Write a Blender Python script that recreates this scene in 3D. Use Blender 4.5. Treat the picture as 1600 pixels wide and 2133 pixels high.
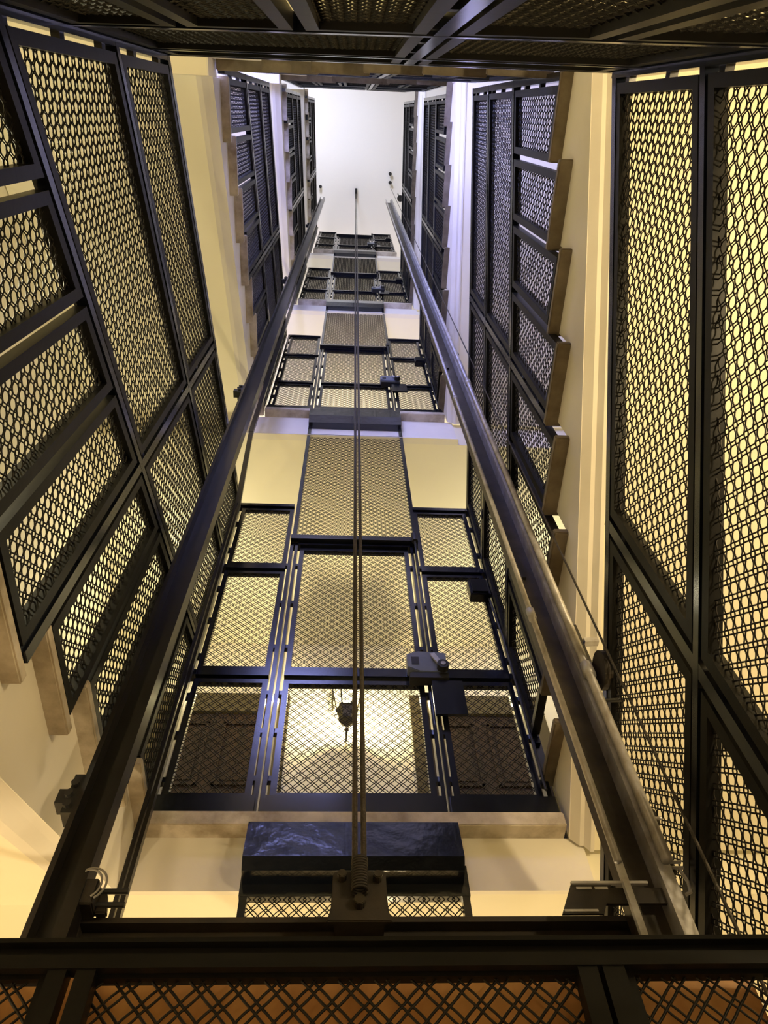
import bpy, math, random
import numpy as np
from mathutils import Vector, Matrix
random.seed(7)
rng = np.random.default_rng(3)
PI = math.pi
SC = bpy.context.scene
COL = SC.collection
for o in list(bpy.data.objects):
    bpy.data.objects.remove(o, do_unlink=True)

# ------------------------------------------------------------------ camera
R = [[0.99826456, -0.04759887, -0.03467293],     # image right
     [0.02538314, 0.87908106, -0.47599599],      # image down
     [0.05313718, 0.47428982, 0.87876368]]       # view direction
cam = bpy.data.cameras.new('camera')
cam.sensor_fit = 'HORIZONTAL'
cam.sensor_width = 36.0
cam.lens = 36.0 * 1540.0 / 1600.0
cam.clip_start = 0.02
cam.clip_end = 100
camo = bpy.data.objects.new('camera', cam)
COL.objects.link(camo)
camo.matrix_world = Matrix(((R[0][0], -R[1][0], -R[2][0], 0),
                            (R[0][1], -R[1][1], -R[2][1], 0),
                            (R[0][2], -R[1][2], -R[2][2], 0),
                            (0, 0, 0, 1)))
SC.camera = camo

# ------------------------------------------------------------------ light and exposure
w = bpy.data.worlds.new('world')
SC.world = w
w.use_nodes = True
w.node_tree.nodes['Background'].inputs[0].default_value = (0.5, 0.6, 0.9, 1)
w.node_tree.nodes['Background'].inputs[1].default_value = 0.05
SC.view_settings.view_transform = 'Standard'
SC.view_settings.look = 'None'
SC.view_settings.exposure = 0.0
SC.view_settings.gamma = 1.0
SC.view_settings.use_curve_mapping = False
SC.cycles.max_bounces = 10
SC.cycles.diffuse_bounces = 6
SC.cycles.glossy_bounces = 3
SC.cycles.transparent_max_bounces = 8
SC.cycles.sample_clamp_indirect = 4.0
WARM = (1.0, 0.77, 0.43)
NEUTRAL = (1.0, 0.89, 0.64)
COOL = (0.55, 0.61, 1.0)


def lamp(name, loc, power, color, radius=0.06):
    l = bpy.data.lights.new(name, 'POINT')
    l.energy = power
    l.color = color
    l.shadow_soft_size = radius
    o = bpy.data.objects.new(name, l)
    o.location = loc
    COL.objects.link(o)
    return o


H = 3.955
S1 = 1.774
LANTERN = (0.055, 3.98)
BULB_POWER = 2300.0
lamp('soffit_fill_light', (-1.25, 3.15, 4.70), 15, (1.0, 0.91, 0.60))  # added pair of unseen fills, brightening the soffit over the first landing
lamp('soffit_fill_light', (1.40, 3.15, 4.70), 15, (1.0, 0.91, 0.60))
lamp('hall_light', (0.2, 3.3, 0.55), 62, WARM)
lamp('stair_foot_light', (1.45, -0.25, 1.05), 92, WARM)
lamp('low_fill_light', (0.3, -1.05, -0.75), 15, WARM)  # added fill from below for undersides and the cab, not a hall lamp
lamp('left_foot_light', (-1.4, 1.15, -0.5), 62, WARM)
lamp('second_lantern_light', (0.055, 3.9, S1 + H + 2.5), 80, NEUTRAL)
lamp('left_stair_fill_light', (-1.62, 0.45, 2.75), 29, (1.0, 0.90, 0.58))  # added fill for the left stair soffit, stands for no wall lamp
lamp('third_lantern_light', (0.055, 3.9, S1 + 2 * H + 2.45), 40, (1.0, 0.93, 0.85))
lamp('ceiling_fill_light', (0.055, 3.8, S1 + 3 * H + 1.9), 40, (1.0, 0.90, 0.84))  # fill added to lift the front part of the ceiling, no lantern here
WINDOW_POWER = 44.0

# ------------------------------------------------------------------ materials


def mat(name, col, rough=0.6, metal=0.0, noise=None, bump=0.0, bscale=40.0, spec=0.5, nscale=6.0, coat=0.0):
    m = bpy.data.materials.new(name)
    m.use_nodes = True
    nt = m.node_tree
    b = nt.nodes['Principled BSDF']
    b.inputs['Base Color'].default_value = (*col, 1)
    b.inputs['Roughness'].default_value = rough
    b.inputs['Metallic'].default_value = metal
    b.inputs['Specular IOR Level'].default_value = spec
    b.inputs['Coat Weight'].default_value = coat
    tc = nt.nodes.new('ShaderNodeTexCoord')
    if noise:
        n = nt.nodes.new('ShaderNodeTexNoise')
        n.inputs['Scale'].default_value = nscale
        n.inputs['Detail'].default_value = 6
        n.inputs['Roughness'].default_value = 0.62
        nt.links.new(tc.outputs['Object'], n.inputs['Vector'])
        r = nt.nodes.new('ShaderNodeValToRGB')
        r.color_ramp.elements[0].position = 0.34
        r.color_ramp.elements[1].position = 0.66
        r.color_ramp.elements[0].color = (*noise, 1)
        r.color_ramp.elements[1].color = (*col, 1)
        nt.links.new(n.outputs['Fac'], r.inputs['Fac'])
        nt.links.new(r.outputs['Color'], b.inputs['Base Color'])
    if bump:
        n2 = nt.nodes.new('ShaderNodeTexNoise')
        n2.inputs['Scale'].default_value = bscale
        n2.inputs['Detail'].default_value = 4
        nt.links.new(tc.outputs['Object'], n2.inputs['Vector'])
        bp = nt.nodes.new('ShaderNodeBump')
        bp.inputs['Strength'].default_value = bump
        bp.inputs['Distance'].default_value = 0.01
        nt.links.new(n2.outputs['Fac'], bp.inputs['Height'])
        nt.links.new(bp.outputs['Normal'], b.inputs['Normal'])
    return m


def wood(name, dark, light, rough, scale=3.0):
    m = bpy.data.materials.new(name)
    m.use_nodes = True
    nt = m.node_tree
    b = nt.nodes['Principled BSDF']
    tc = nt.nodes.new('ShaderNodeTexCoord')
    mp = nt.nodes.new('ShaderNodeMapping')
    mp.inputs['Scale'].default_value = (scale * 5, scale * 5, scale * 0.5)
    n = nt.nodes.new('ShaderNodeTexNoise')
    n.inputs['Scale'].default_value = 1.6
    n.inputs['Detail'].default_value = 8
    n.inputs['Distortion'].default_value = 0.8
    r = nt.nodes.new('ShaderNodeValToRGB')
    r.color_ramp.elements[0].position = 0.3
    r.color_ramp.elements[1].position = 0.7
    r.color_ramp.elements[0].color = (*dark, 1)
    r.color_ramp.elements[1].color = (*light, 1)
    nt.links.new(tc.outputs['Object'], mp.inputs['Vector'])
    nt.links.new(mp.outputs['Vector'], n.inputs['Vector'])
    nt.links.new(n.outputs['Fac'], r.inputs['Fac'])
    nt.links.new(r.outputs['Color'], b.inputs['Base Color'])
    b.inputs['Roughness'].default_value = rough
    b.inputs['Specular IOR Level'].default_value = 0.25
    return m


def emit(name, col, strength):
    m = bpy.data.materials.new(name)
    m.use_nodes = True
    b = m.node_tree.nodes['Principled BSDF']
    b.inputs['Base Color'].default_value = (*col, 1)
    b.inputs['Emission Color'].default_value = (*col, 1)
    b.inputs['Emission Strength'].default_value = strength
    return m


M = {
    'paint': mat('black_gloss_paint', (0.006, 0.008, 0.014), 0.20, noise=(0.004, 0.005, 0.009), bump=0.025, bscale=18, nscale=3, spec=0.6),
    'frame': mat('black_frame_paint', (0.009, 0.009, 0.009), 0.42, noise=(0.006, 0.006, 0.006), bump=0.05, bscale=30, nscale=4, spec=0.13),
    'wire': mat('dark_wire_paint', (0.008, 0.0065, 0.006), 0.45, spec=0.25),
    'cream': mat('cream_wall_paint', (0.86, 0.815, 0.66), 0.75, noise=(0.82, 0.775, 0.62), bump=0.04, bscale=8, nscale=1.2),
    'fascia': mat('off_white_fascia_paint', (0.80, 0.76, 0.68), 0.7, noise=(0.74, 0.70, 0.62), bump=0.05, bscale=12, nscale=2.5),
    'white': mat('white_ceiling_paint', (0.90, 0.89, 0.88), 0.8, bump=0.02, bscale=6),
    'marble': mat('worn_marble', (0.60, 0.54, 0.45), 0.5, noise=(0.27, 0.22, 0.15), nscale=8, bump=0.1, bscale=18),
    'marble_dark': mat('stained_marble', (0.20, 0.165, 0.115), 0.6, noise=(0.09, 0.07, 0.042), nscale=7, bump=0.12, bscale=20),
    'apron': mat('uneven_gloss_black_paint', (0.005, 0.007, 0.013), 0.20, bump=0.5, bscale=11, coat=0.3),
    'rail': mat('oiled_rail_steel', (0.020, 0.019, 0.020), 0.30, metal=0.3, noise=(0.012, 0.010, 0.008), bump=0.05, bscale=14),
    'greased': mat('greasy_steel', (0.06, 0.05, 0.036), 0.42, metal=0.4, noise=(0.022, 0.017, 0.012), nscale=9, bump=0.1),
    'zinc': mat('galvanised_steel', (0.55, 0.55, 0.58), 0.42, metal=0.3, noise=(0.30, 0.28, 0.26), nscale=14),
    'rope': mat('oily_wire_rope', (0.055, 0.045, 0.035), 0.5, metal=0.3, noise=(0.03, 0.024, 0.018), nscale=60, bump=0.4, bscale=160),
    'rust': mat('rusty_brown_steel', (0.024, 0.017, 0.010), 0.7, noise=(0.011, 0.008, 0.006), nscale=14, bump=0.2),
    'grey': mat('grey_lock_enamel', (0.15, 0.17, 0.23), 0.35, noise=(0.10, 0.12, 0.17), nscale=8),
    'rubber': mat('black_rubber', (0.012, 0.012, 0.013), 0.6),
    'door': wood('dark_brown_door_wood', (0.014, 0.008, 0.004), (0.040, 0.020, 0.009), 0.7),
    'casing': mat('olive_brown_casing', (0.085, 0.068, 0.034), 0.7, spec=0.2),
    'cab': wood('orange_brown_cab_wood', (0.34, 0.155, 0.054), (0.56, 0.30, 0.11), 0.4, 1.4),
    'bulb': emit('lit_bulb', (1.0, 0.88, 0.57), BULB_POWER),
    'lamp_metal': mat('dark_bronze', (0.06, 0.05, 0.025), 0.45, metal=0.5),
    'pane_low': emit('daylit_blue_pane', (0.38, 0.41, 0.96), 45.0),
    'pane_top': emit('daylit_top_pane', (0.74, 0.78, 1.0), WINDOW_POWER),
    'pane': emit('daylit_pane', COOL, WINDOW_POWER),
    'window_frame': mat('white_window_paint', (0.8, 0.8, 0.8), 0.5),
    'floor': mat('stone_floor', (0.45, 0.38, 0.30), 0.4, noise=(0.33, 0.27, 0.2)),
    'cable': mat('grey_cable', (0.16, 0.15, 0.14), 0.5),
    'glow_glass': None,
}
g = bpy.data.materials.new('lantern_glass')
g.use_nodes = True
nt = g.node_tree
nt.nodes.remove(nt.nodes['Principled BSDF'])
tr = nt.nodes.new('ShaderNodeBsdfTransparent')
tr.inputs[0].default_value = (1, 0.96, 0.85, 1)
gl = nt.nodes.new('ShaderNodeBsdfGlossy')
gl.inputs['Roughness'].default_value = 0.05
mx = nt.nodes.new('ShaderNodeMixShader')
mx.inputs[0].default_value = 0.08
em = nt.nodes.new('ShaderNodeEmission')
em.inputs[0].default_value = (1.0, 0.88, 0.6, 1)
em.inputs[1].default_value = 7.0
mx2 = nt.nodes.new('ShaderNodeMixShader')
mx2.inputs[0].default_value = 0.22
nt.links.new(tr.outputs[0], mx.inputs[1])
nt.links.new(gl.outputs[0], mx.inputs[2])
nt.links.new(mx.outputs[0], mx2.inputs[1])
nt.links.new(em.outputs[0], mx2.inputs[2])
nt.links.new(mx2.outputs[0], nt.nodes['Material Output'].inputs[0])
M['glow_glass'] = g

# ------------------------------------------------------------------ mesh helpers


class MB:
    """collects shapes in world coordinates; build() links them as ONE mesh object"""

    def __init__(self):
        self.v = []
        self.f = []

    def add(self, vs, fs):
        n = len(self.v)
        self.v += [tuple(p) for p in vs]
        self.f += [tuple(i + n for i in q) for q in fs]
        return self

    def box(self, x0, x1, y0, y1, z0, z1):
        v = [(x, y, z) for z in (z0, z1) for y in (y0, y1) for x in (x0, x1)]
        return self.add(v, [(0, 2, 3, 1), (4, 5, 7, 6), (0, 1, 5, 4), (2, 6, 7, 3), (0, 4, 6, 2), (1, 3, 7, 5)])

    def beam(self, p, q, wv, hv):
        """bar from p to q; wv, hv = full-size edge vectors across it"""
        p, q, wv, hv = map(Vector, (p, q, wv, hv))
        a = [-0.5, 0.5]
        v = [e + wv * i + hv * j for e in (p, q) for j in a for i in a]
        return self.add(v, [(0, 2, 3, 1), (4, 5, 7, 6), (0, 1, 5, 4), (2, 6, 7, 3), (0, 4, 6, 2), (1, 3, 7, 5)])

    def tube(self, pts, r, n=8, cap=True):
        pts = [Vector(p) for p in pts]
        rs = r if isinstance(r, (list, tuple)) else [r] * len(pts)
        vs = []
        ref = None
        for i, p in enumerate(pts):
            t = (pts[min(i + 1, len(pts) - 1)] - pts[max(i - 1, 0)]).normalized()
            if ref is None:
                ref = Vector((0, 0, 1)) if abs(t.z) < 0.9 else Vector((1, 0, 0))
            a = (ref - t * ref.dot(t)).normalized()
            ref = a
            b = t.cross(a)
            for k in range(n):
                c = 2 * PI * k / n
                vs.append(p + (a * math.cos(c) + b * math.sin(c)) * rs[i])
        fs = []
        for i in range(len(pts) - 1):
            for k in range(n):
                k2 = (k + 1) % n
                fs.append((i * n + k, i * n + k2, (i + 1) * n + k2, (i + 1) * n + k))
        if cap:
            fs.append(tuple(range(n - 1, -1, -1)))
            fs.append(tuple((len(pts) - 1) * n + k for k in range(n)))
        return self.add(vs, fs)

    def prism(self, poly, d):
        """closed polygon (3D points) extruded along vector d"""
        d = Vector(d)
        n = len(poly)
        vs = [Vector(p) for p in poly] + [Vector(p) + d for p in poly]
        fs = [tuple(range(n - 1, -1, -1)), tuple(range(n, 2 * n))]
        for i in range(n):
            j = (i + 1) % n
            fs.append((i, j, n + j, n + i))
        return self.add(vs, fs)

    def lathe(self, c, prof, n=16):
        """profile [(r,z)] revolved about the vertical through c"""
        vs = []
        for r, z in prof:
            for k in range(n):
                a = 2 * PI * k / n
                vs.append((c[0] + r * math.cos(a), c[1] + r * math.sin(a), c[2] + z))
        fs = []
        for i in range(len(prof) - 1):
            for k in range(n):
                k2 = (k + 1) % n
                fs.append((i * n + k, i * n + k2, (i + 1) * n + k2, (i + 1) * n + k))
        fs.append(tuple(range(n - 1, -1, -1)))
        fs.append(tuple((len(prof) - 1) * n + k for k in range(n)))
        return self.add(vs, fs)

    def build(self, name, material, parent=None, smooth=False, bevel=0.0):
        base = world_base(parent)
        me = bpy.data.meshes.new(name)
        me.from_pydata([(x - base[0], y - base[1], z - base[2]) for x, y, z in self.v], [], self.f)
        me.materials.append(material)
        me.update()
        import bmesh
        bm = bmesh.new()
        bm.from_mesh(me)
        bmesh.ops.recalc_face_normals(bm, faces=bm.faces)
        if bevel:
            bmesh.ops.bevel(bm, geom=[e for e in bm.edges], offset=bevel, segments=2, affect='EDGES', clamp_overlap=True)
        bm.to_mesh(me)
        bm.free()
        if smooth:
            me.polygons.foreach_set('use_smooth', [True] * len(me.polygons))
        o = bpy.data.objects.new(name, me)
        COL.objects.link(o)
        o.parent = parent
        return o


def world_base(o):
    v = Vector((0, 0, 0))
    while o is not None:
        v += o.location
        o = o.parent
    return v


def tag(o, label, cat, group=None):
    o['label'] = label
    o['category'] = cat
    if group:
        o['group'] = group
    return o


def thing(name, label, cat, loc, group=None):
    o = bpy.data.objects.new(name, None)
    o.empty_display_size = 0.1
    o.location = loc
    COL.objects.link(o)
    return tag(o, label, cat, group)


def structure(o):
    o['kind'] = 'structure'
    return o


def copy_tree(o, delta, label=None, parent=None):
    c = o.copy()
    COL.objects.link(c)
    c.parent = parent
    if parent is None:
        c.location = Vector(o.location) + Vector(delta)
        if label:
            c['label'] = label
    for ch in [k for k in bpy.data.objects if k.parent == o]:
        copy_tree(ch, delta, None, c)
    return c


PITCH, GAP = 0.0335, 0.0100


def wire_mesh(poly, O, U, V, N, parent, fine=True, rad=0.0019, amp=0.0019):
    """pairs of crimped wires on both diagonals, clipped to a convex polygon given in (a,b) of the plane O+aU+bV"""
    O, U, V, N = (np.array(k, float) for k in (O, U, V, N))
    poly = np.array(poly, float)
    area = 0.5 * np.sum(poly[:, 0] * np.roll(poly[:, 1], -1) - np.roll(poly[:, 0], -1) * poly[:, 1])
    if area < 0:
        poly = poly[::-1]
    step = PITCH / (6 if fine else 2)
    ns = 4 if fine else 3
    VV, FF, base = [], [], 0
    edges = np.roll(poly, -1, axis=0) - poly
    inn = np.stack([-edges[:, 1], edges[:, 0]], 1)
    for fam in (0, 1):
        d = np.array((1, 1) if fam == 0 else (1, -1), float) / math.sqrt(2)
        n = np.array((-d[1], d[0]))
        cs = poly @ n
        for k in range(int(math.floor(cs.min() / PITCH)) - 1, int(math.ceil(cs.max() / PITCH)) + 2):
            for side in (-1, 1):
                c = k * PITCH + side * GAP / 2
                p0 = c * n
                lo, hi = -1e9, 1e9
                ok = True
                for i in range(len(poly)):
                    den = inn[i] @ d
                    num = inn[i] @ (poly[i] - p0)
                    if abs(den) < 1e-9:
                        if num > 0:
                            ok = False
                            break
                        continue
                    t = num / den
                    if den > 0:
                        lo = max(lo, t)
                    else:
                        hi = min(hi, t)
                if not ok or hi - lo < 0.004:
                    continue
                ts = np.arange(math.ceil(lo / step), math.floor(hi / step) + 1) * step
                ts = np.unique(np.concatenate(([lo], ts, [hi])))
                out = -amp * side * np.cos(2 * PI * ts / PITCH)
                wob = -0.0002 * side * np.cos(2 * PI * ts / PITCH)
                ab = p0[None] + ts[:, None] * d[None] + wob[:, None] * n[None]
                P = O[None] + ab[:, :1] * U[None] + ab[:, 1:] * V[None] + out[:, None] * N[None]
                nd = n[0] * U + n[1] * V
                m = len(ts)
                ang = np.arange(ns) * 2 * PI / ns
                ring = rad * (np.cos(ang)[:, None] * nd[None] + np.sin(ang)[:, None] * N[None])
                VV.append((P[:, None] + ring[None]).reshape(-1, 3))
                i0 = base + (np.arange(m - 1)[:, None] * ns + np.arange(ns)[None])
                i1 = base + (np.arange(m - 1)[:, None] * ns + (np.arange(ns)[None] + 1) % ns)
                FF.append(np.stack([i0, i1, i1 + ns, i0 + ns], -1).reshape(-1, 4))
                base += m * ns
    if not VV:
        return None
    b = world_base(parent)
    VV = np.concatenate(VV) - np.array((b.x, b.y, b.z))
    FF = np.concatenate(FF)
    me = bpy.data.meshes.new('wire_mesh')
    me.vertices.add(len(VV))
    me.vertices.foreach_set('co', VV.astype(np.float32).ravel())
    me.loops.add(FF.size)
    me.loops.foreach_set('vertex_index', FF.astype(np.int32).ravel())
    me.polygons.add(len(FF))
    me.polygons.foreach_set('loop_start', (np.arange(len(FF)) * 4).astype(np.int32))
    me.materials.append(M['wire'])
    me.update(calc_edges=True)
    me.validate()
    o = bpy.data.objects.new('wire_mesh', me)
    COL.objects.link(o)
    o.parent = parent
    return o


def panel(poly, O, U, V, N, parent, fine=True, bar=0.028, depth=0.032, material='frame', amp=0.0018):
    """a framed infill: angle-iron border (part) with its wire mesh (sub-part)"""
    U3, V3, N3, O3 = map(Vector, (U, V, N, O))
    pts = [Vector((a, b)) for a, b in poly]
    area = sum(pts[i].x * pts[(i + 1) % len(pts)].y - pts[(i + 1) % len(pts)].x * pts[i].y for i in range(len(pts)))
    if area < 0:
        pts = pts[::-1]
    # inner polygon by offsetting every edge inwards
    n = len(pts)
    lines = []
    for i in range(n):
        e = (pts[(i + 1) % n] - pts[i]).normalized()
        lines.append((pts[i] + Vector((-e.y, e.x)) * bar, e))
    inner = []
    for i in range(n):
        p, e = lines[i - 1]
        q, f = lines[i]
        den = e.x * f.y - e.y * f.x
        t = ((q.x - p.x) * f.y - (q.y - p.y) * f.x) / den
        inner.append(p + e * t)
    m = MB()
    to3 = lambda p, h: O3 + U3 * p.x + V3 * p.y + N3 * h
    h0, h1 = -depth / 2, depth / 2
    vs = [to3(p, h0) for p in pts] + [to3(p, h0) for p in inner] + [to3(p, h1) for p in pts] + [to3(p, h1) for p in inner]
    fs = []
    for i in range(n):
        j = (i + 1) % n
        fs += [(i, j, n + j, n + i), (2 * n + i, 3 * n + i, 3 * n + j, 2 * n + j),
               (i, 2 * n + i, 2 * n + j, j), (n + i, n + j, 3 * n + j, 3 * n + i)]
    m.add(vs, fs)
    fo = m.build('panel_frame', M[material], parent)
    wire_mesh([(p.x, p.y) for p in inner], O, U, V, N, fo, fine, amp=amp)
    return fo


# ------------------------------------------------------------------ the setting
XW0, XW1, YW0, YW1, ZG, ZC = -1.95, 2.10, -1.45, 4.20, -1.31, 16.25
structure(MB().box(XW0 - 0.2, XW1 + 0.2, YW0 - 0.2, YW1 + 0.2, ZG - 0.2, ZG).build('floor', M['floor']))
structure(MB().box(XW0 - 0.2, XW1 + 0.2, YW0 - 0.2, YW1 + 0.2, ZC, ZC + 0.2).build('ceiling', M['white']))
structure(MB().box(XW0 - 0.2, XW0, YW0 - 0.2, YW1 + 0.2, ZG, ZC).build('wall_left', M['cream']))
structure(MB().box(XW1, XW1 + 0.2, YW0 - 0.2, YW1 + 0.2, ZG, ZC).build('wall_right', M['cream']))
structure(MB().box(XW0, XW1, YW0 - 0.2, YW0, ZG, ZC).build('wall_back', M['cream']))
structure(MB().box(XW0, XW1, YW1, YW1 + 0.2, ZG, ZC).build('wall_front', M['cream']))
wi = 0
for (xa, xb, za, zb) in ((-1.45, -0.15, 4.65, 6.6), (-1.35, -0.40, 8.9, 10.45), (-1.35, -0.40, 12.85, 14.4)):
    wi += 1
    m = MB()
    y0, y1 = YW0 + 0.005, YW0 + 0.06
    for a, b_, c, d in ((xa - 0.07, xa, za - 0.07, zb + 0.07), (xb, xb + 0.07, za - 0.07, zb + 0.07), (xa, xb, za - 0.07, za), (xa, xb, zb, zb + 0.07),
                        ((xa + xb) / 2 - 0.03, (xa + xb) / 2 + 0.03, za, zb)):
        m.box(a, b_, y0, y1, c, d)
    fo = structure(m.build('window_%d' % wi, M['window_frame']))
    MB().box(xa, xb, y0, y0 + 0.012, za, zb).build('pane', M[('pane_low', 'pane', 'pane_top')[wi - 1]], fo)
# doors of the first landing and their casings
for i, (xa, xb) in enumerate(((-1.36, -0.50), (0.66, 1.52))):
    z0, z1 = S1, S1 + 2.56
    m = MB()
    m.box(xa, xb, YW1 - 0.05, YW1 - 0.004, z0, z1)
    dr = structure(m.build('door_%d' % (i + 1), M['door']))
    for (pa, pb) in ((0.06, 0.78), (0.92, 1.72), (1.86, 2.46)):
        for (qa, qb) in ((xa + 0.07, xa + 0.38), (xb - 0.38, xb - 0.07)):
            mm = MB()
            t = 0.022
            mm.box(qa, qb, YW1 - 0.066, YW1 - 0.05, z0 + pa, z0 + pa + t)
            mm.box(qa, qb, YW1 - 0.066, YW1 - 0.05, z0 + pb - t, z0 + pb)
            mm.box(qa, qa + t, YW1 - 0.066, YW1 - 0.05, z0 + pa, z0 + pb)
            mm.box(qb - t, qb, YW1 - 0.066, YW1 - 0.05, z0 + pa, z0 + pb)
            mm.box(qa + 0.05, qb - 0.05, YW1 - 0.058, YW1 - 0.05, z0 + pa + 0.05, z0 + pb - 0.05)
            mm.build('door_panel', M['door'], dr)
    MB().lathe(((xb - 0.06) if i == 0 else (xa + 0.06), YW1 - 0.09, z0 + 1.02), [(0.005, -0.03), (0.026, -0.015), (0.03, 0), (0.026, 0.015), (0.005, 0.03)], 12).build('door_knob', M['lamp_metal'], dr, True)
    c = MB()
    c.box(xa - 0.10, xa, YW1 - 0.07, YW1, z0, z1)
    c.box(xb, xb + 0.10, YW1 - 0.07, YW1, z0, z1)
    c.box(xa - 0.10, xb + 0.10, YW1 - 0.08, YW1, z1, z1 + 0.20)
    structure(c.build('trim_%d' % (i + 1), M['casing']))
c = MB()
c.box(-0.395, -0.375, YW1 - 0.035, YW1, S1, S1 + 2.75)
c.box(0.54, 0.56, YW1 - 0.035, YW1, S1, S1 + 2.75)
structure(c.build('trim_3', M['cream']))

# ------------------------------------------------------------------ front landings (floor slabs with marble edge)
YF = 2.20
NAMES = {1: 'first', 2: 'second', 3: 'third', 4: 'topmost'}
S = {k: S1 + H * (k - 1) for k in range(0, 6)}


def landing(k):
    s = S[k]
    th = 0.256 if k == 1 else 0.48
    t = thing('landing', 'off-white landing slab under the %s lift door, marble edged' % NAMES[k], 'landing', (0.07, 3.2, s), None)
    m = MB()
    m.box(XW0 + 0.005, XW1 - 0.005, YF + 0.03, YW1 - 0.005, s - th, s - 0.058)
    m.build('slab', M['cream'], t)
    f = MB()
    f.box(-0.80, 0.86, YF + 0.012, YF + 0.03, s - th, s - 0.058)
    if k > 1:
        f.prism([(-0.80, YF - 0.02, s - th + 0.0), (-0.80, YF + 0.012, s - th - 0.0), (-0.80, YF + 0.012, s - th + 0.07), (-0.80, YF - 0.005, s - th + 0.05)], (1.66, 0, 0))
    f.build('fascia', M['fascia'], t)
    e = MB()
    e.box(-0.665, 0.80, YF - 0.055, YF + 0.3, s - 0.058, s)
    e.build('marble_sill', M['marble'], t, bevel=0.004)
    e = MB()
    e.box(XW0 + 0.005, XW1 - 0.005, YF + 0.3, YW1 - 0.005, s - 0.058, s)
    e.build('paving', M['floor'], t)
    return t


for k in (1, 2, 3, 4):
    landing(k)

# ------------------------------------------------------------------ stair flights


def flight(name_label, O, r, o_, n, going, rise, W, th=0.235, prot=0.047, dark=False):
    """O = foot of the flight on the fascia line; r = run direction, o_ = outward direction"""
    r, o_, O = Vector(r), Vector(o_), Vector(O)
    W -= 0.006
    P = lambda s, w_, z: O + r * s + o_ * w_ + Vector((0, 0, z))
    t = thing('stair_flight', name_label, 'stairs', O)
    poly = []
    for i in range(n):
        poly += [P(i * going, 0, (i + 1) * rise - 0.03), P((i + 1) * going, 0, (i + 1) * rise - 0.03)]
    poly += [P(n * going, 0, n * rise - 0.03 - th), P(0, 0, rise - 0.03 - th)]
    MB().prism(poly, o_ * W).build('stringer', M['fascia'], t)
    b0, b1 = rise - 0.03 - th, n * rise - 0.03 - th
    so = MB()
    so.prism([P(0, 0.075, b0 - 0.045), P(n * going, 0.075, b1 - 0.045), P(n * going, 0.075, b1), P(0, 0.075, b0)], o_ * (W - 0.075))
    so.build('soffit', M['cream'], t)
    so = MB()
    prof = [(0.002, 0), (0.030, 0.028), (0.045, 0.028), (0.062, 0.052), (0.075, 0.052), (0.075, 0)] if o_.x > 0 else [(0.002, 0), (0.02, 0.012), (0.05, 0.036), (0.075, 0.045), (0.075, 0)]
    so.prism([P(0, a, b0 - c) for a, c in prof],
             P(n * going, 0, b1) - P(0, 0, b0))
    so.build('moulding', M['fascia'], t)
    for i in range(n):
        j = random.uniform(-0.006, 0.006)
        m = MB()
        z1 = (i + 1) * rise
        m.prism([P(i * going - 0.015 + j, -prot + j, z1 - 0.03), P((i + 1) * going + 0.012 + j, -prot + j, z1 - 0.03),
                 P((i + 1) * going + 0.012 + j, -prot + j, z1), P(i * going - 0.015 + j, -prot + j, z1)], o_ * (W + prot))
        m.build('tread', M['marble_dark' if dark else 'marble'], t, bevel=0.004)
    return t


TURN = {1: dict(xl=-0.665, xr=0.785, yb=-0.155), 2: dict(xl=-0.695, xr=0.785, yb=-0.17, lean=-0.022),
        3: dict(xl=-0.705, xr=0.790, yb=-0.25), 4: dict(xl=-0.715, xr=0.795, yb=-0.29, lean=-0.015)}


def turn_geometry(k):
    """tread lines: right flight start/end, back start/end, left start/end (z at y=2.2 and at the back plane)"""
    if k == 1:
        return dict(r0=-1.13, r1=0.22, b0=0.25, b1=0.62, l0=0.66, l1=S1)
    s = S[k - 1]
    return dict(r0=s + 0.02, r1=s + 1.43, b0=s + 1.50, b1=s + 2.62, l0=S[k] - 1.27, l1=S[k])


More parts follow.
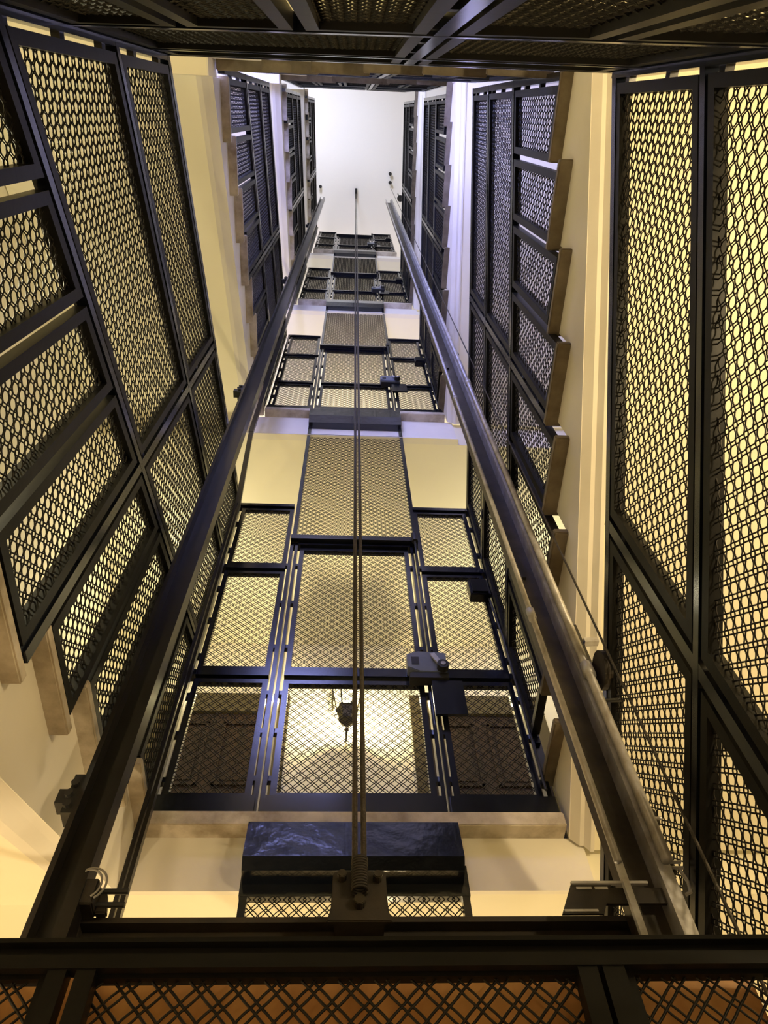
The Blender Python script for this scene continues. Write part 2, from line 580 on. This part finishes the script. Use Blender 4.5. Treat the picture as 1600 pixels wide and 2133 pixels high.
WORD = {1: 'ground floor to first landing', 2: 'first to second landing', 3: 'second to third landing', 4: 'third to topmost landing'}
for k in (1, 2, 3, 4):
    T = TURN[k]
    G = turn_geometry(k)
    L = YF - T['yb']
    WR = XW1 - (T['xr'] + 0.027)
    n = 8
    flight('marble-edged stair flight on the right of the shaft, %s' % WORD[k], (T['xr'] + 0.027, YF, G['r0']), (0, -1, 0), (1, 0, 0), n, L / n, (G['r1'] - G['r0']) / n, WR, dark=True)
    n = 6
    WX = T['xr'] - T['xl']
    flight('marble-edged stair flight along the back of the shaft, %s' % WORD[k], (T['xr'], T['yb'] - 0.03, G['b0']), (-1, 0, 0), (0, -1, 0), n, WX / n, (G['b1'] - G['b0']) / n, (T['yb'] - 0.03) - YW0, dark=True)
    n = 8
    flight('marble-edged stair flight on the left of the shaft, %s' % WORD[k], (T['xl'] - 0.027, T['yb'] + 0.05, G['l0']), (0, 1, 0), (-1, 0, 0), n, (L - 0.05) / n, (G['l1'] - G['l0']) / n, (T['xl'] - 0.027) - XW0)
    for side, z, x0, x1 in (('right', G['b0'], T['xr'] + 0.027, XW1), ('left', G['l0'] - 0.02, XW0, T['xl'] - 0.027)):
        t = thing('quarter_landing', 'corner landing of the stair at back %s, %s' % (side, WORD[k]), 'landing', (x0, YW0, z))
        y1 = T['yb'] + (0.05 if side == 'left' else 0.0)
        x0, x1 = max(x0, XW0 + 0.005), min(x1, XW1 - 0.005)
        MB().box(x0, x1, YW0 + 0.005, y1, z - 0.24, z - 0.045).build('slab', M['cream'], t)
        xi = (T['xr'], x0) if side == 'right' else (x1, T['xl'])
        mm = MB()
        mm.box(x0, x1, YW0 + 0.005, y1, z - 0.045, z)
        mm.build('paving', M['marble'], t)
        mm = MB()
        mm.box(xi[0] + 0.001, xi[1] - 0.001, YW0 + 0.005, T['yb'] - 0.03, z - 0.24, z)
        xs = (T['xr'] + 0.019, x0) if side == 'right' else (x1, T['xl'] - 0.019)
        mm.box(xs[0], xs[1], T['yb'] - 0.03, y1, z - 0.24, z - 0.001)
        mm.build('corner_fill', M['fascia'], t)

# ------------------------------------------------------------------ mesh screens round the stair
TIER = (0.0, 0.655, 1.42, 2.30)


def screen(label, O, U, N, y0, y1, mids, ztop0, ztop1, low_step, fine, tiers=TIER, group=None, lean=0.0, tread=None):
    """sloping guard: O + a*U + b*Z; its top edge runs from (y0,ztop0) to (y1,ztop1)"""
    t = thing('mesh_screen', label, 'screen', Vector(O) + Vector(U) * y0 + Vector((0, 0, ztop0 - tiers[-1])), group)
    O, U, N = Vector(O), Vector(U), Vector(N)
    Z = Vector((0, lean, 1))
    O = O - Vector((0, lean * (ztop0 - tiers[-1]), 0))
    zt = lambda a: ztop0 + (ztop1 - ztop0) * (a - y0) / (y1 - y0)
    P = lambda a, b: O + U * a + Z * b
    foot = lambda a, b: max(tread(a + (b - a) * q / 12.0) for q in range(13)) + 0.006
    posts = [y0 + 0.016] + list(mids) + [y1 - 0.016]
    pw = 0.030
    for a in posts:
        m = MB()
        m.beam(P(a, foot(a - 0.01, a + 0.01)), P(a, zt(a)), U * pw, N * 0.035)
        for zz in np.arange(0.12, tiers[-1] - 0.2, 0.31):
            for sg in (-1, 1):
                if (a == posts[0] and sg < 0) or (a == posts[-1] and sg > 0):
                    continue
                m.beam(P(a + sg * (pw / 2), zt(a) - zz - 0.012), P(a + sg * (pw / 2 + 0.016), zt(a) - zz - 0.012), Z * 0.03, N * 0.02)
        m.build('post', M['paint'], t)
    for j, d in enumerate(tiers[:-1]):
        m = MB()
        th = 0.036 if j == 0 else 0.028
        off = th / 2
        m.beam(P(y0, zt(y0) - d - (off if j == 0 else 0)), P(y1, zt(y1) - d - (off if j == 0 else 0)), N * 0.036, Z * th)
        m.build('rail', M['paint'], t)
    for i in range(len(posts) - 1):
        a0, a1 = posts[i] + pw / 2 + 0.014, posts[i + 1] - pw / 2 - 0.014
        for j in range(len(tiers) - 1):
            up = tiers[j] + (0.040 if j == 0 else 0.026)
            dn = tiers[j + 1] - 0.026
            if j < len(tiers) - 2 or not low_step:
                segs = [(a0, a1)]
            else:
                nn = max(1, int(round((a1 - a0) / low_step)))
                wd = (a1 - a0) / nn
                segs = [(a0 + wd * q + (0.013 if q else 0), a0 + wd * (q + 1) - (0.013 if q < nn - 1 else 0)) for q in range(nn)]
            for (b0, b1) in segs:
                if j == len(tiers) - 2 and low_step:
                    bot = foot(b0 + 0.012, b1 - 0.012)
                    poly = [(b0, bot), (b1, bot), (b1, zt(b1) - up), (b0, zt(b0) - up)]
                else:
                    poly = [(b0, zt(b0) - dn), (b1, zt(b1) - dn), (b1, zt(b1) - up), (b0, zt(b0) - up)]
                panel(poly, O, U, Z, N, t, fine)
    return t


def tread_fn(k, side):
    T, G = TURN[k], turn_geometry(k)
    if side == 'right':
        s0, sg, L, z0, z1, n = YF, -1, YF - T['yb'], G['r0'], G['r1'], 8
    elif side == 'left':
        s0, sg, L, z0, z1, n = T['yb'] + 0.05, 1, YF - T['yb'] - 0.05, G['l0'], G['l1'], 8
    else:
        s0, sg, L, z0, z1, n = -T['xr'], 1, T['xr'] - T['xl'], G['b0'], G['b1'], 6

    def f(a):
        i = min(n - 1, max(-1, int(math.floor((a - s0) * sg / (L / n) + 0.001))))
        return z0 + (i + 1) * (z1 - z0) / n
    return f


def side_screens(k, fine):
    T = TURN[k]
    yb = T['yb']
    out = []
    if k == 1:
        rt, lt = (2.56, 1.20), (3.03, 4.14)
    else:
        s = S[k - 1]
        rt, lt = (s + 2.33 + 1.46, s + 2.33), (S[k] + 1.02, S[k] + 2.34)
    mid = (yb + YF) / 2
    out.append(screen('black mesh guard on the right of the shaft, stair from %s' % WORD[k], (T['xr'], 0, 0), (0, 1, 0), (1, 0, 0), yb, YF, [mid], rt[0], rt[1], 0.30, fine, tread=tread_fn(k, 'right')))
    out.append(screen('black mesh guard on the left of the shaft, stair from %s' % WORD[k], (T['xl'], 0, 0), (0, 1, 0), (-1, 0, 0), yb, YF, [mid], lt[0], lt[1], 0.30, fine, tread=tread_fn(k, 'left')))
    out.append(back_screen(k, fine))
    return out


def back_screen(k, fine):
    T = TURN[k]
    yb = T['yb']
    bt = (2.56, 3.00) if k == 1 else (S[k - 1] + 3.80, S[k - 1] + 4.92)
    return screen('black mesh guard along the back of the shaft, stair from %s' % WORD[k], (0, yb, 0), (-1, 0, 0), (0, -1, 0), -T['xr'], -T['xl'], [-0.165], bt[0], bt[1], 0.26, fine and k > 1, tiers=(0, 0.30, 1.02, 2.28), lean=T.get('lean', 0.0), tread=tread_fn(k, 'back'))


side_screens(1, True)
second = side_screens(2, False)
for k in (3, 4):
    back_screen(k, False)
    for i, o in enumerate(second[:2]):
        d = [(TURN[k]['xr'] - TURN[2]['xr'], 0), (TURN[k]['xl'] - TURN[2]['xl'], 0)][i]
        copy_tree(o, (d[0], d[1], H * (k - 2)), o['label'].replace(WORD[2], WORD[k]))

# ------------------------------------------------------------------ landing fronts
XO = (1, 0, 0)
ZO = (0, 0, 1)
FN = (0, -1, 0)


def rect(x0, x1, z0, z1):
    return [(x0, z0), (x1, z0), (x1, z1), (x0, z1)]


def spacers(m, x0, x1, zs, y=YF):
    for z in zs:
        m.box(x0, x1, y - 0.012, y + 0.012, z - 0.012, z + 0.012)


def front(k, fine):
    s = S[k]
    wd = NAMES[k]
    O = (0, YF, 0)
    things = []
    # side screens
    for side, (p0, p1, xa, xb) in (('left', (-0.662, -0.644, -0.632, -0.312)), ('right', (0.772, 0.790, 0.426, 0.758))):
        t = thing('landing_screen', 'three-tier black mesh panel %s of the lift door on %s landing' % (side, wd), 'screen', ((xa + xb) / 2, YF, s))
        m = MB()
        m.box(p0, p1, YF - 0.02, YF + 0.02, s, s + 2.331)
        gx = (p1, xa) if side == 'left' else (xb, p0)
        spacers(m, gx[0], gx[1], [s + z for z in (0.17, 0.40, 0.62, 0.88, 1.15, 1.42, 1.80, 2.1)])
        m.build('post', M['paint'], t)
        m = MB()
        m.box(p0 if side == 'left' else xa - 0.02, xb + 0.02 if side == 'left' else p1, YF - 0.045, YF + 0.02, s + 0.002, s + 0.075)
        m.box(p0 if side == 'left' else xa - 0.02, xb + 0.02 if side == 'left' else p1, YF - 0.028, YF + 0.02, s + 0.072, s + 0.084)
        m.build('kick_plate', M['paint'], t)
        for a, b_ in ((0.735, 0.768), (1.592, 1.626), (2.300, 2.331)):
            MB().box(min(p0, xa), max(p1, xb), YF - 0.024, YF + 0.018, s + a, s + b_).build('rail', M['paint'], t)
        for z0, z1 in ((0.086, 0.722), (0.781, 1.579), (1.639, 2.288)):
            panel(rect(xa, xb, s + z0, s + z1), O, XO, ZO, FN, t, fine, 0.024, 0.026, 'paint', 0.0007)
        things.append(t)
    # door posts and door
    t = thing('lift_door', 'black mesh lift door with lock, %s landing' % wd, 'door', (0.06, YF, s))
    for px0, px1, g0, g1 in ((-0.302, -0.258, -0.258, -0.246), (0.378, 0.414, 0.366, 0.378)):
        m = MB()
        wdt = (px1 - px0)
        m.box(px0, px0 + wdt * 0.43, YF - 0.03, YF + 0.02, s - 0.01, s + 1.93)
        m.box(px0 + wdt * 0.62, px1, YF - 0.03, YF + 0.02, s - 0.01, s + 1.93)
        spacers(m, g0, g1, [s + z for z in (0.18, 0.42, 0.64, 0.95, 1.3, 1.65)])
        oo = (px0 - 0.010, px0) if px0 < 0 else (px1, px1 + 0.012)
        spacers(m, oo[0], oo[1], [s + z for z in (0.18, 0.42, 0.64, 0.95, 1.3, 1.65)])
        m.build('door_post', M['paint'], t)
    panel(rect(-0.246, 0.366, s + 0.088, s + 0.718), O, XO, ZO, FN, t, fine, 0.024, 0.028, 'paint', 0.0007)
    panel(rect(-0.246, 0.366, s + 0.779, s + 1.822), O, XO, ZO, FN, t, fine, 0.024, 0.028, 'paint', 0.0007)
    m = MB()
    m.box(-0.256, 0.376, YF - 0.045, YF + 0.02, s + 0.002, s + 0.075)
    m.box(-0.256, 0.376, YF - 0.028, YF + 0.02, s + 0.072, s + 0.085)
    m.build('kick_plate', M['paint'], t)
    MB().box(-0.246, 0.366, YF - 0.026, YF + 0.016, s + 0.735, s + 0.765).build('rail', M['paint'], t)
    m = MB()
    m.box(-0.302, 0.425, YF - 0.055, YF + 0.015, s + 1.862, s + 1.905)
    m.box(-0.302, 0.400, YF - 0.03, YF + 0.015, s + 1.835, s + 1.850)
    m.build('lintel', M['paint'], t)
    m = MB()
    m.tube([(0.402, YF - 0.075, s + 1.82), (0.402, YF - 0.075, s + 1.90)], 0.018, 12)
    m.tube([(0.402, YF - 0.06, s + 1.50), (0.402, YF - 0.075, s + 1.82)], 0.006, 8)
    m.build('door_closer', M['rubber'], t)
    # lock
    yl = YF - 0.075
    m = MB()
    zl = s + 0.725
    m.prism([(0.293, yl, zl + 0.02), (0.345, yl, zl - 0.01), (0.465, yl, zl - 0.01), (0.470, yl, zl + 0.12), (0.345, yl, zl + 0.128), (0.293, yl, zl + 0.11)], (0, 0.055, 0))
    lk = m.build('lock_case', M['grey'], t, bevel=0.004)
    MB().box(0.312, 0.345, yl - 0.002, yl + 0.02, zl + 0.035, zl + 0.085).build('latch_opening', M['rubber'], lk)
    m = MB()
    m.beam((0.405, yl - 0.012, zl + 0.095), (0.440, yl - 0.018, zl + 0.012), (0.022, 0, 0.006), (0, 0.008, 0))
    lv = m.build('lever', M['zinc'], lk)
    m = MB()
    m.tube([(0.445, yl - 0.034, zl + 0.006), (0.445, yl - 0.004, zl + 0.006)], 0.026, 16)
    m.build('roller', M['rubber'], lk)
    MB().tube([(0.445, yl - 0.037, zl + 0.006), (0.445, yl - 0.033, zl + 0.006)], 0.011, 12).build('roller_pin', M['zinc'], lk)
    m = MB()
    m.box(0.300, 0.47, yl + 0.004, yl + 0.05, zl - 0.045, zl - 0.012)
    m.build('lock_bracket', M['rubber'], lk)
    MB().box(0.392, 0.525, YF - 0.062, YF - 0.050, s + 0.47, s + 0.672).build('guard_plate', M['paint'], t)
    things.append(t)
    t = MB().box(0.648, 0.752, YF - 0.085, YF - 0.028, s + 1.30, s + 1.44)
    t = t.build('switch_box', M['paint'], bevel=0.006)
    tag(t, 'small black switch box on the right mesh panel, %s landing' % wd, 'switch box')
    MB().box(0.66, 0.74, YF - 0.092, YF - 0.084, s + 1.315, s + 1.425).build('cover', M['frame'], t)
    MB().tube([(0.745, YF - 0.055, s + 1.30), (0.762, YF - 0.05, s + 1.0), (0.762, YF - 0.05, s + 0.1)], 0.006, 8).build('cable', M['rubber'], t)
    things.append(t)
    return things


front_1 = front(1, True)
front_2 = front(2, False)
for k in (3, 4):
    for o in front_2:
        copy_tree(o, (0, 0, H * (k - 2)), o['label'].replace('second', NAMES[k]))

# the tall mesh over each lift door, and the apron box under the next threshold
for k in (0, 1, 2, 3):
    s = S[k]
    nm = {0: 'ground floor', 1: 'first landing', 2: 'second landing', 3: 'third landing'}[k]
    up = {0: 'first', 1: 'second', 2: 'third', 3: 'topmost'}[k]
    t = thing('overdoor_screen', 'tall black mesh panel over the %s lift door' % nm, 'screen', (0.07, YF, s + 1.92))
    ztop = 1.505 if k == 0 else s + 3.50
    zb = max(s + 1.91, -1.0)
    panel(rect(-0.300, 0.430, zb, ztop), (0, YF, 0), XO, ZO, FN, t, k < 2, 0.024, 0.03, 'paint', 0.0007)
    if k:
        m = MB()
        for xx in (-0.300, 0.405):
            m.box(xx, xx + 0.025, YF - 0.015, YF + 0.015, ztop, s + H - 0.27)
        m.build('hanger', M['paint'], t)
    if k == 0:
        z = S1
        m = MB()
        m.prism([(-0.297, YF - 0.075, z - 0.062), (-0.297, YF - 0.105, z - 0.215), (-0.297, YF - 0.075, z - 0.245), (-0.297, YF + 0.01, z - 0.255), (-0.297, YF + 0.01, z - 0.062)], (0.712, 0, 0))
        m.box(-0.303, 0.433, YF - 0.016, YF + 0.009, z - 0.292, z - 0.185)
    else:
        z = s + H
        m = MB()
        m.box(-0.300, 0.428, YF - 0.075, YF + 0.01, z - 0.20, z - 0.058)
        m.prism([(-0.300, YF - 0.075, z - 0.20), (-0.300, YF - 0.045, z - 0.285), (-0.300, YF + 0.01, z - 0.285), (-0.300, YF + 0.01, z - 0.20)], (0.728, 0, 0))
    o = m.build('threshold_apron', M['apron'])
    tag(o, 'black metal apron box under the %s landing threshold' % up, 'apron')

# ------------------------------------------------------------------ guide rails
YR = 1.46
t = thing('guide_rail', 'black steel guide rail running up the left of the shaft', 'guide rail', (-0.56, YR, ZG))
m = MB()
m.box(-0.602, -0.590, YR - 0.035, YR + 0.05, ZG, 14.9)
m.box(-0.590, -0.545, YR + 0.005, YR + 0.016, ZG, 14.9)
m.box(-0.545, -0.515, YR - 0.035, YR + 0.016, ZG, 14.9)
m.build('rail_profile', M['rail'], t)
for z in (1.23, 4.10, 7.3, 11.2):
    m = MB()
    m.box(-0.655, -0.595, YR - 0.02, YR + 0.02, z - 0.02, z + 0.02)
    for q in range(3):
        m.tube([(-0.618 - 0.006 * (q % 2), YR - 0.040, z - 0.035 + q * 0.03), (-0.618, YR + 0.02, z - 0.035 + q * 0.03)], 0.010, 8)
    m.box(-0.628, -0.603, YR - 0.03, YR + 0.02, z - 0.055, z + 0.055)
    m.build('wall_bracket', M['rubber'], t)
t = thing('guide_rail', 'worn steel guide rail running up the right of the shaft', 'guide rail', (0.67, YR, ZG))
m = MB()
m.box(0.628, 0.705, YR + 0.01, YR + 0.022, ZG, 14.9)
m.box(0.620, 0.634, YR - 0.035, YR + 0.022, ZG, 14.9)
m.build('rail_profile', M['greased'], t)
m = MB()
m.box(0.612, 0.626, YR - 0.046, YR - 0.034, ZG, 14.9)
m.box(0.702, 0.732, YR - 0.042, YR + 0.022, ZG, 14.9)
m.build('flange', M['zinc'], t)
for z in np.arange(2.3, 14.5, 2.5):
    m = MB()
    m.box(0.640, 0.665, YR - 0.002, YR + 0.011, z - 0.07, z + 0.07)
    m.build('splice_plate', M['rail'], t)
for z in np.arange(1.2, 15, 1.95):
    m = MB()
    m.box(0.72, 0.775, YR + 0.005, YR + 0.03, z - 0.02, z + 0.02)
    m.build('wall_bracket', M['rail'], t)
for i, (x, y, r, dz, lb) in enumerate(((0.611, YR - 0.058, 0.009, 2.05, 'thin grey conduit clipped to the inner edge of the right guide rail'),
                                       (0.720, YR - 0.060, 0.013, 2.6, 'thicker grey conduit on the outer edge of the right guide rail'))):
    t = thing('conduit', lb, 'pipe', (x, y, 1.0))
    MB().tube([(x, y, 1.03), (x, y, 14.7)], r, 10).build('pipe', M['zinc'], t, True)
    for z in np.arange(1.63 if i else 1.9, 14.5, dz):
        m = MB()
        m.tube([(x, y, z), (x, y, z + 0.05)], r + 0.005, 10)
        m.build('coupling', M['zinc'], t, True)
# thin vertical steel bar / cable run in the front left corner
t = thing('steel_bar', 'slim black double bar rising in the front left corner of the shaft', 'bar', (-0.6, 1.98, ZG))
m = MB()
m.box(-0.615, -0.602, 1.96, 1.985, ZG, 3.7)
m.box(-0.597, -0.584, 1.96, 1.985, ZG, 3.7)
m.beam((-0.600, 1.972, 3.7), (-0.655, 1.972, 4.75), (0.030, 0, 0), (0, 0.02, 0))
m.box(-0.672, -0.640, 1.96, 1.985, 4.75, 15.0)
m.build('bar', M['rail'], t)

# ------------------------------------------------------------------ ropes
for i, (x, lb) in enumerate(((0.042, 'left'), (0.062, 'right'))):
    pts = [(x, YR, 1.03)] + [(x + 0.0008 * (z - 1), YR, z) for z in (4, 8, 12, 16.24)]
    o = MB().tube(pts, 0.0066, 8).build('hoist_rope', M['rope'], smooth=True)
    tag(o, '%s-hand of the two oily hoist ropes in the middle of the shaft' % lb, 'rope', 'hoist ropes')
for (x, y, z0, z1, r, lb) in ((0.745, 1.297, 0.35, 16.2, 0.004, 'thin brown governor rope crossing the right mesh guard, outer of two'),
                              (0.742, 1.442, 1.02, 14.9, 0.0045, 'thin governor rope with turnbuckle beside the right guide rail')):
    o = MB().tube([(x, y, z0), (x, y, z1)], r, 6).build('governor_rope', M['rope'])
    tag(o, lb, 'rope')
    if y > 1.4:
        m = MB()
        m.tube([(x, y, 1.03), (x, y, 1.30)], 0.011, 10)
        m.build('turnbuckle', M['greased'], o)
        for z in (1.035, 1.049, 1.165):
            m = MB()
            m.tube([(x - 0.03, y - 0.012, z), (x + 0.022, y - 0.012, z)], 0.004, 8)
            m.build('clip_bolt', M['zinc'], o)
        m = MB()
        ln = [(x + 0.012, y - 0.015, 1.03 - 0.006 * q) for q in range(2)] + [(x + 0.018, y - 0.015, 1.0), (x + 0.014, y - 0.015, 0.975), (x + 0.002, y - 0.015, 0.97)]
        m.tube(ln, 0.004, 8)
        m.build('hook', M['zinc'], o, True)

# sleeves and sheaves under the ceiling
o = MB().box(0.045, 0.085, 1.36, 1.55, ZC - 0.06, ZC - 0.001).build('rope_slot', M['rubber'])
tag(o, 'black slot in the white ceiling where the hoist ropes enter', 'ceiling fitting')
for (x, y, r, lb) in ((-0.65, 1.355, 0.032, 'small black disc on the ceiling above the left guide rail'),
                      (-0.655, 1.64, 0.030, 'second small black disc beside the top of left guide rail'),
                      (0.735, 1.06, 0.034, 'upper black disc on the ceiling right of centre'),
                      (0.742, 1.22, 0.034, 'lower black disc of the ceiling pair right of centre')):
    o = MB().lathe((x, y, ZC - 0.09), [(r, 0), (r, 0.012), (r * 0.75, 0.02), (r * 0.75, 0.088)], 16).build('rope_sleeve', M['rubber'])
    tag(o, lb, 'ceiling fitting')
t = thing('governor_pulley', 'largest dark pulley near the ceiling by the right guide rail', 'pulley', (0.93, 1.49, 15.6))
MB().lathe((0.915, 1.43, 15.35), [(0.055, 0), (0.06, 0.01), (0.045, 0.02), (0.06, 0.03), (0.055, 0.04)], 20).build('wheel', M['rubber'], t)
MB().tube([(0.915, 1.43, 15.39), (0.915, 1.43, ZC - 0.002)], 0.012, 8).build('hanger', M['rail'], t)

# ------------------------------------------------------------------ lantern on the first landing
lx, ly, lz = LANTERN[0], LANTERN[1], 4.20
t = thing('wall_lantern', 'lit bronze lantern on the wall behind first lift door', 'lamp', (lx, YW1, lz))
m = MB()
m.lathe((lx, ly, lz), [(0.004, -0.215), (0.016, -0.205), (0.018, -0.185), (0.008, -0.17), (0.02, -0.15), (0.06, -0.11), (0.068, -0.085), (0.058, -0.07), (0.080, -0.005), (0.088, 0.0), (0.088, 0.008), (0.080, 0.008)], 6)
m.build('base_cup', M['lamp_metal'], t)
m = MB()
for q in range(6):
    a = 2 * PI * q / 6
    m.tube([(lx + 0.074 * math.cos(a), ly + 0.074 * math.sin(a), lz), (lx + 0.118 * math.cos(a), ly + 0.118 * math.sin(a), lz + 0.26)], 0.006, 6)
m.build('glazing_bar', M['lamp_metal'], t)
m = MB()
for q in range(6):
    a, b_ = 2 * PI * q / 6, 2 * PI * (q + 1) / 6
    p = [(lx + r * math.cos(c), ly + r * math.sin(c), lz + z) for r, c, z in ((0.072, a, 0.002), (0.072, b_, 0.002), (0.116, b_, 0.258), (0.116, a, 0.258))]
    m.prism(p, (0.0015 * math.cos((a + b_) / 2), 0.0015 * math.sin((a + b_) / 2), 0))
m.build('glass', M['glow_glass'], t)
MB().lathe((lx, ly, lz + 0.26), [(0.128, 0), (0.128, 0.012), (0.09, 0.05), (0.04, 0.09), (0.02, 0.10), (0.024, 0.125), (0.004, 0.15)], 6).build('cap', M['lamp_metal'], t)
MB().lathe((lx, ly, lz + 0.004), [(0.014, 0), (0.018, 0.015), (0.030, 0.035), (0.034, 0.055), (0.028, 0.078), (0.010, 0.095)], 14).build('bulb', M['bulb'], t, True)
m = MB()
m.tube([(lx - 0.11, YW1 - 0.02, lz + 0.42), (lx - 0.115, YW1 - 0.05, lz + 0.30), (lx - 0.11, YW1 - 0.04, lz + 0.19)], 0.008, 8)
m.tube([(lx, YW1 - 0.01, lz - 0.10), (lx, YW1 - 0.10, lz - 0.14), (lx, ly + 0.02, lz - 0.12)], 0.009, 8)
m.tube([(lx, YW1 - 0.01, lz + 0.46), (lx, ly + 0.09, lz + 0.50), (lx, ly, lz + 0.41)], 0.009, 8)
m.tube([(lx - 0.075, ly, lz - 0.075)] + [(lx - 0.075 - 0.018 * math.sin(q * 0.8), ly, lz - 0.075 + 0.018 * (1 - math.cos(q * 0.8))) for q in range(1, 6)], 0.004, 6)
m.build('scroll_bracket', M['lamp_metal'], t)

# ------------------------------------------------------------------ the car: wooden cab below, its crosshead and rope hitch above
t = thing('lift_car', 'wooden lift car with dark steel crosshead and rope hitch', 'lift car', (0.05, 1.5, ZG))
m = MB()
m.box(-0.56, 0.595, 1.06, 1.085, ZG + 0.02, 0.61)
m.build('rear_panel', M['cab'], t)
for x in (-0.56, 0.57):
    MB().box(x, x + 0.025, 1.085, 2.05, ZG + 0.02, 0.61).build('side_panel', M['cab'], t)
m = MB()
m.box(-0.56, 0.595, 1.045, 1.06, 0.20, 0.26)
m.build('moulding', M['cab'], t)
MB().box(-0.56, 0.595, 1.06, 2.05, 0.61, 0.632).build('roof', M['rust'], t)
m = MB()
m.box(-0.585, 0.69, YR + 0.028, YR + 0.10, 0.951, 0.963)
m.box(-0.585, 0.69, YR + 0.06, YR + 0.072, 0.880, 0.952)
m.box(0.0, 0.1, YR - 0.045, YR + 0.06, 0.90, 0.93)
m.box(-0.585, 0.69, YR + 0.028, YR + 0.10, 0.868, 0.881)
for x in (-0.54, 0.66):
    m.box(x, x + 0.02, YR + 0.03, YR + 0.09, 0.632, 0.95)
ch = m.build('crosshead', M['rust'], t)
m = MB()
m.prism([(-0.016, YR - 0.055, 0.90), (0.116, YR - 0.055, 0.90), (0.108, YR - 0.055, 0.925), (0.105, YR - 0.055, 1.004), (0.098, YR - 0.055, 1.011), (0.002, YR - 0.055, 1.011), (-0.005, YR - 0.055, 1.004), (-0.008, YR - 0.055, 0.925)], (0, 0.012, 0))
hp = m.build('hitch_plate', M['rust'], t, bevel=0.002)
m = MB()
for x, z, r in ((0.014, 0.992, 0.010), (0.088, 0.990, 0.010), (0.050, 0.935, 0.0125)):
    m.tube([(x, YR - 0.075, z), (x, YR - 0.05, z)], r, 10)
m.build('bolt', M['greased'], hp, bevel=0.002)
m = MB()
hel = []
for q in range(0, 12 * 10 + 1):
    a = 2 * PI * q / 10
    hel.append((0.050 + 0.0155 * math.cos(a), YR - 0.075 + 0.0155 * math.sin(a), 0.948 + 0.074 * q / 120))
m.tube(hel, 0.0026, 6)
m.build('spring', M['rust'], hp, True)
m = MB()
m.prism([(0.468, YR - 0.03, 0.930), (0.556, YR - 0.03, 0.930), (0.590, YR - 0.03, 0.995), (0.502, YR - 0.03, 0.995)], (0, 0.006, 0))
m.box(0.56, 0.70, YR - 0.026, YR - 0.018, 0.955, 0.990)
gp = m.build('guide_shoe_plate', M['rust'], t)
m = MB()
m.box(0.503, 0.670, YR - 0.036, YR - 0.028, 0.994, 1.000)
m.box(0.512, 0.545, YR - 0.032, YR - 0.029, 0.984, 0.989)
m.box(0.552, 0.580, YR - 0.032, YR - 0.029, 0.984, 0.989)
m.box(0.474, 0.545, YR - 0.032, YR - 0.029, 0.934, 0.939)
m.build('plate_lip', M['zinc'], gp)
m = MB()
m.box(-0.545, -0.49, YR - 0.03, YR + 0.02, 0.955, 1.012)
m.prism([(-0.49, YR, 0.955), (-0.465, YR, 0.955), (-0.475, YR, 1.0), (-0.49, YR, 1.0)], (0, 0.02, 0))
lb = m.build('limit_switch', M['rust'], t, bevel=0.003)
m = MB()
for z in (0.972, 1.002):
    m.tube([(-0.49, YR + 0.0, z), (-0.432, YR + 0.0, z)], 0.006, 8)
m.build('contact_rod', M['rubber'], lb)
m = MB()
for q in range(2):
    m.tube([(-0.500 + 0.004 * q + (0.028 + 0.006 * q) * math.sin(a) - 0.01, YR - 0.034, 0.996 + (0.032 + 0.004 * q) * math.cos(a)) for a in np.linspace(-0.5, 2.6, 14)], 0.0024, 6)
m.build('cable', M['cable'], lb, True)

# ------------------------------------------------------------------ mesh enclosure round the car at ground level
YP = 0.985
t = thing('lift_enclosure', 'black mesh enclosure with a broad top rail behind the wooden car', 'enclosure', (0.07, YP, ZG))
m = MB()
m.box(-0.645, 0.762, YP - 0.022, YP + 0.03, 0.590, 0.596)
m.box(-0.645, 0.762, YP - 0.008, YP + 0.004, 0.560, 0.591)
m.box(-0.645, 0.762, YP - 0.022, YP - 0.010, 0.557, 0.5745)
m.build('top_rail', M['frame'], t)
for a, b_ in ((-0.357, -0.334), (-0.322, -0.298), (0.318, 0.344), (0.351, 0.380)):
    MB().box(a, b_, YP - 0.0195, YP + 0.005, ZG, 0.560).build('post', M['frame'], t)
for a, b_ in ((-0.64, -0.352), (-0.325, 0.348), (0.378, 0.742)):
    panel(rect(a, b_, -0.35, 0.572), (0, YP + 0.004, 0), XO, ZO, FN, t, True, 0.018, 0.016, amp=0.0004)
panel([(YP + 0.02, -0.35), (2.12, -0.35), (2.12, 0.57), (YP + 0.02, 0.57)], (0.752, 0, 0), (0, 1, 0), ZO, (1, 0, 0), t, True, 0.02, 0.02)

# ------------------------------------------------------------------ fittings on the right
t = thing('tension_pulley', 'round dark pulley with grey bracket on the right mesh guard', 'pulley', (0.80, 1.40, 1.7))
MB().tube([(0.752, 1.40, 1.655), (0.775, 1.40, 1.655)], 0.058, 24).build('wheel', M['rust'], t)
MB().prism([(0.755, 1.43, 1.80), (0.755, 1.43, 1.82), (0.80, 1.43, 1.823), (0.80, 1.43, 1.805)], (0, -0.02, 0)).build('arm', M['zinc'], t)
MB().tube([(0.735, 1.42, 1.55), (0.80, 1.42, 1.555)], 0.006, 8).build('spindle', M['rubber'], t)
MB().box(0.742, 0.754, 1.42, 1.44, 1.62, 1.90).build('plate', M['rail'], t)
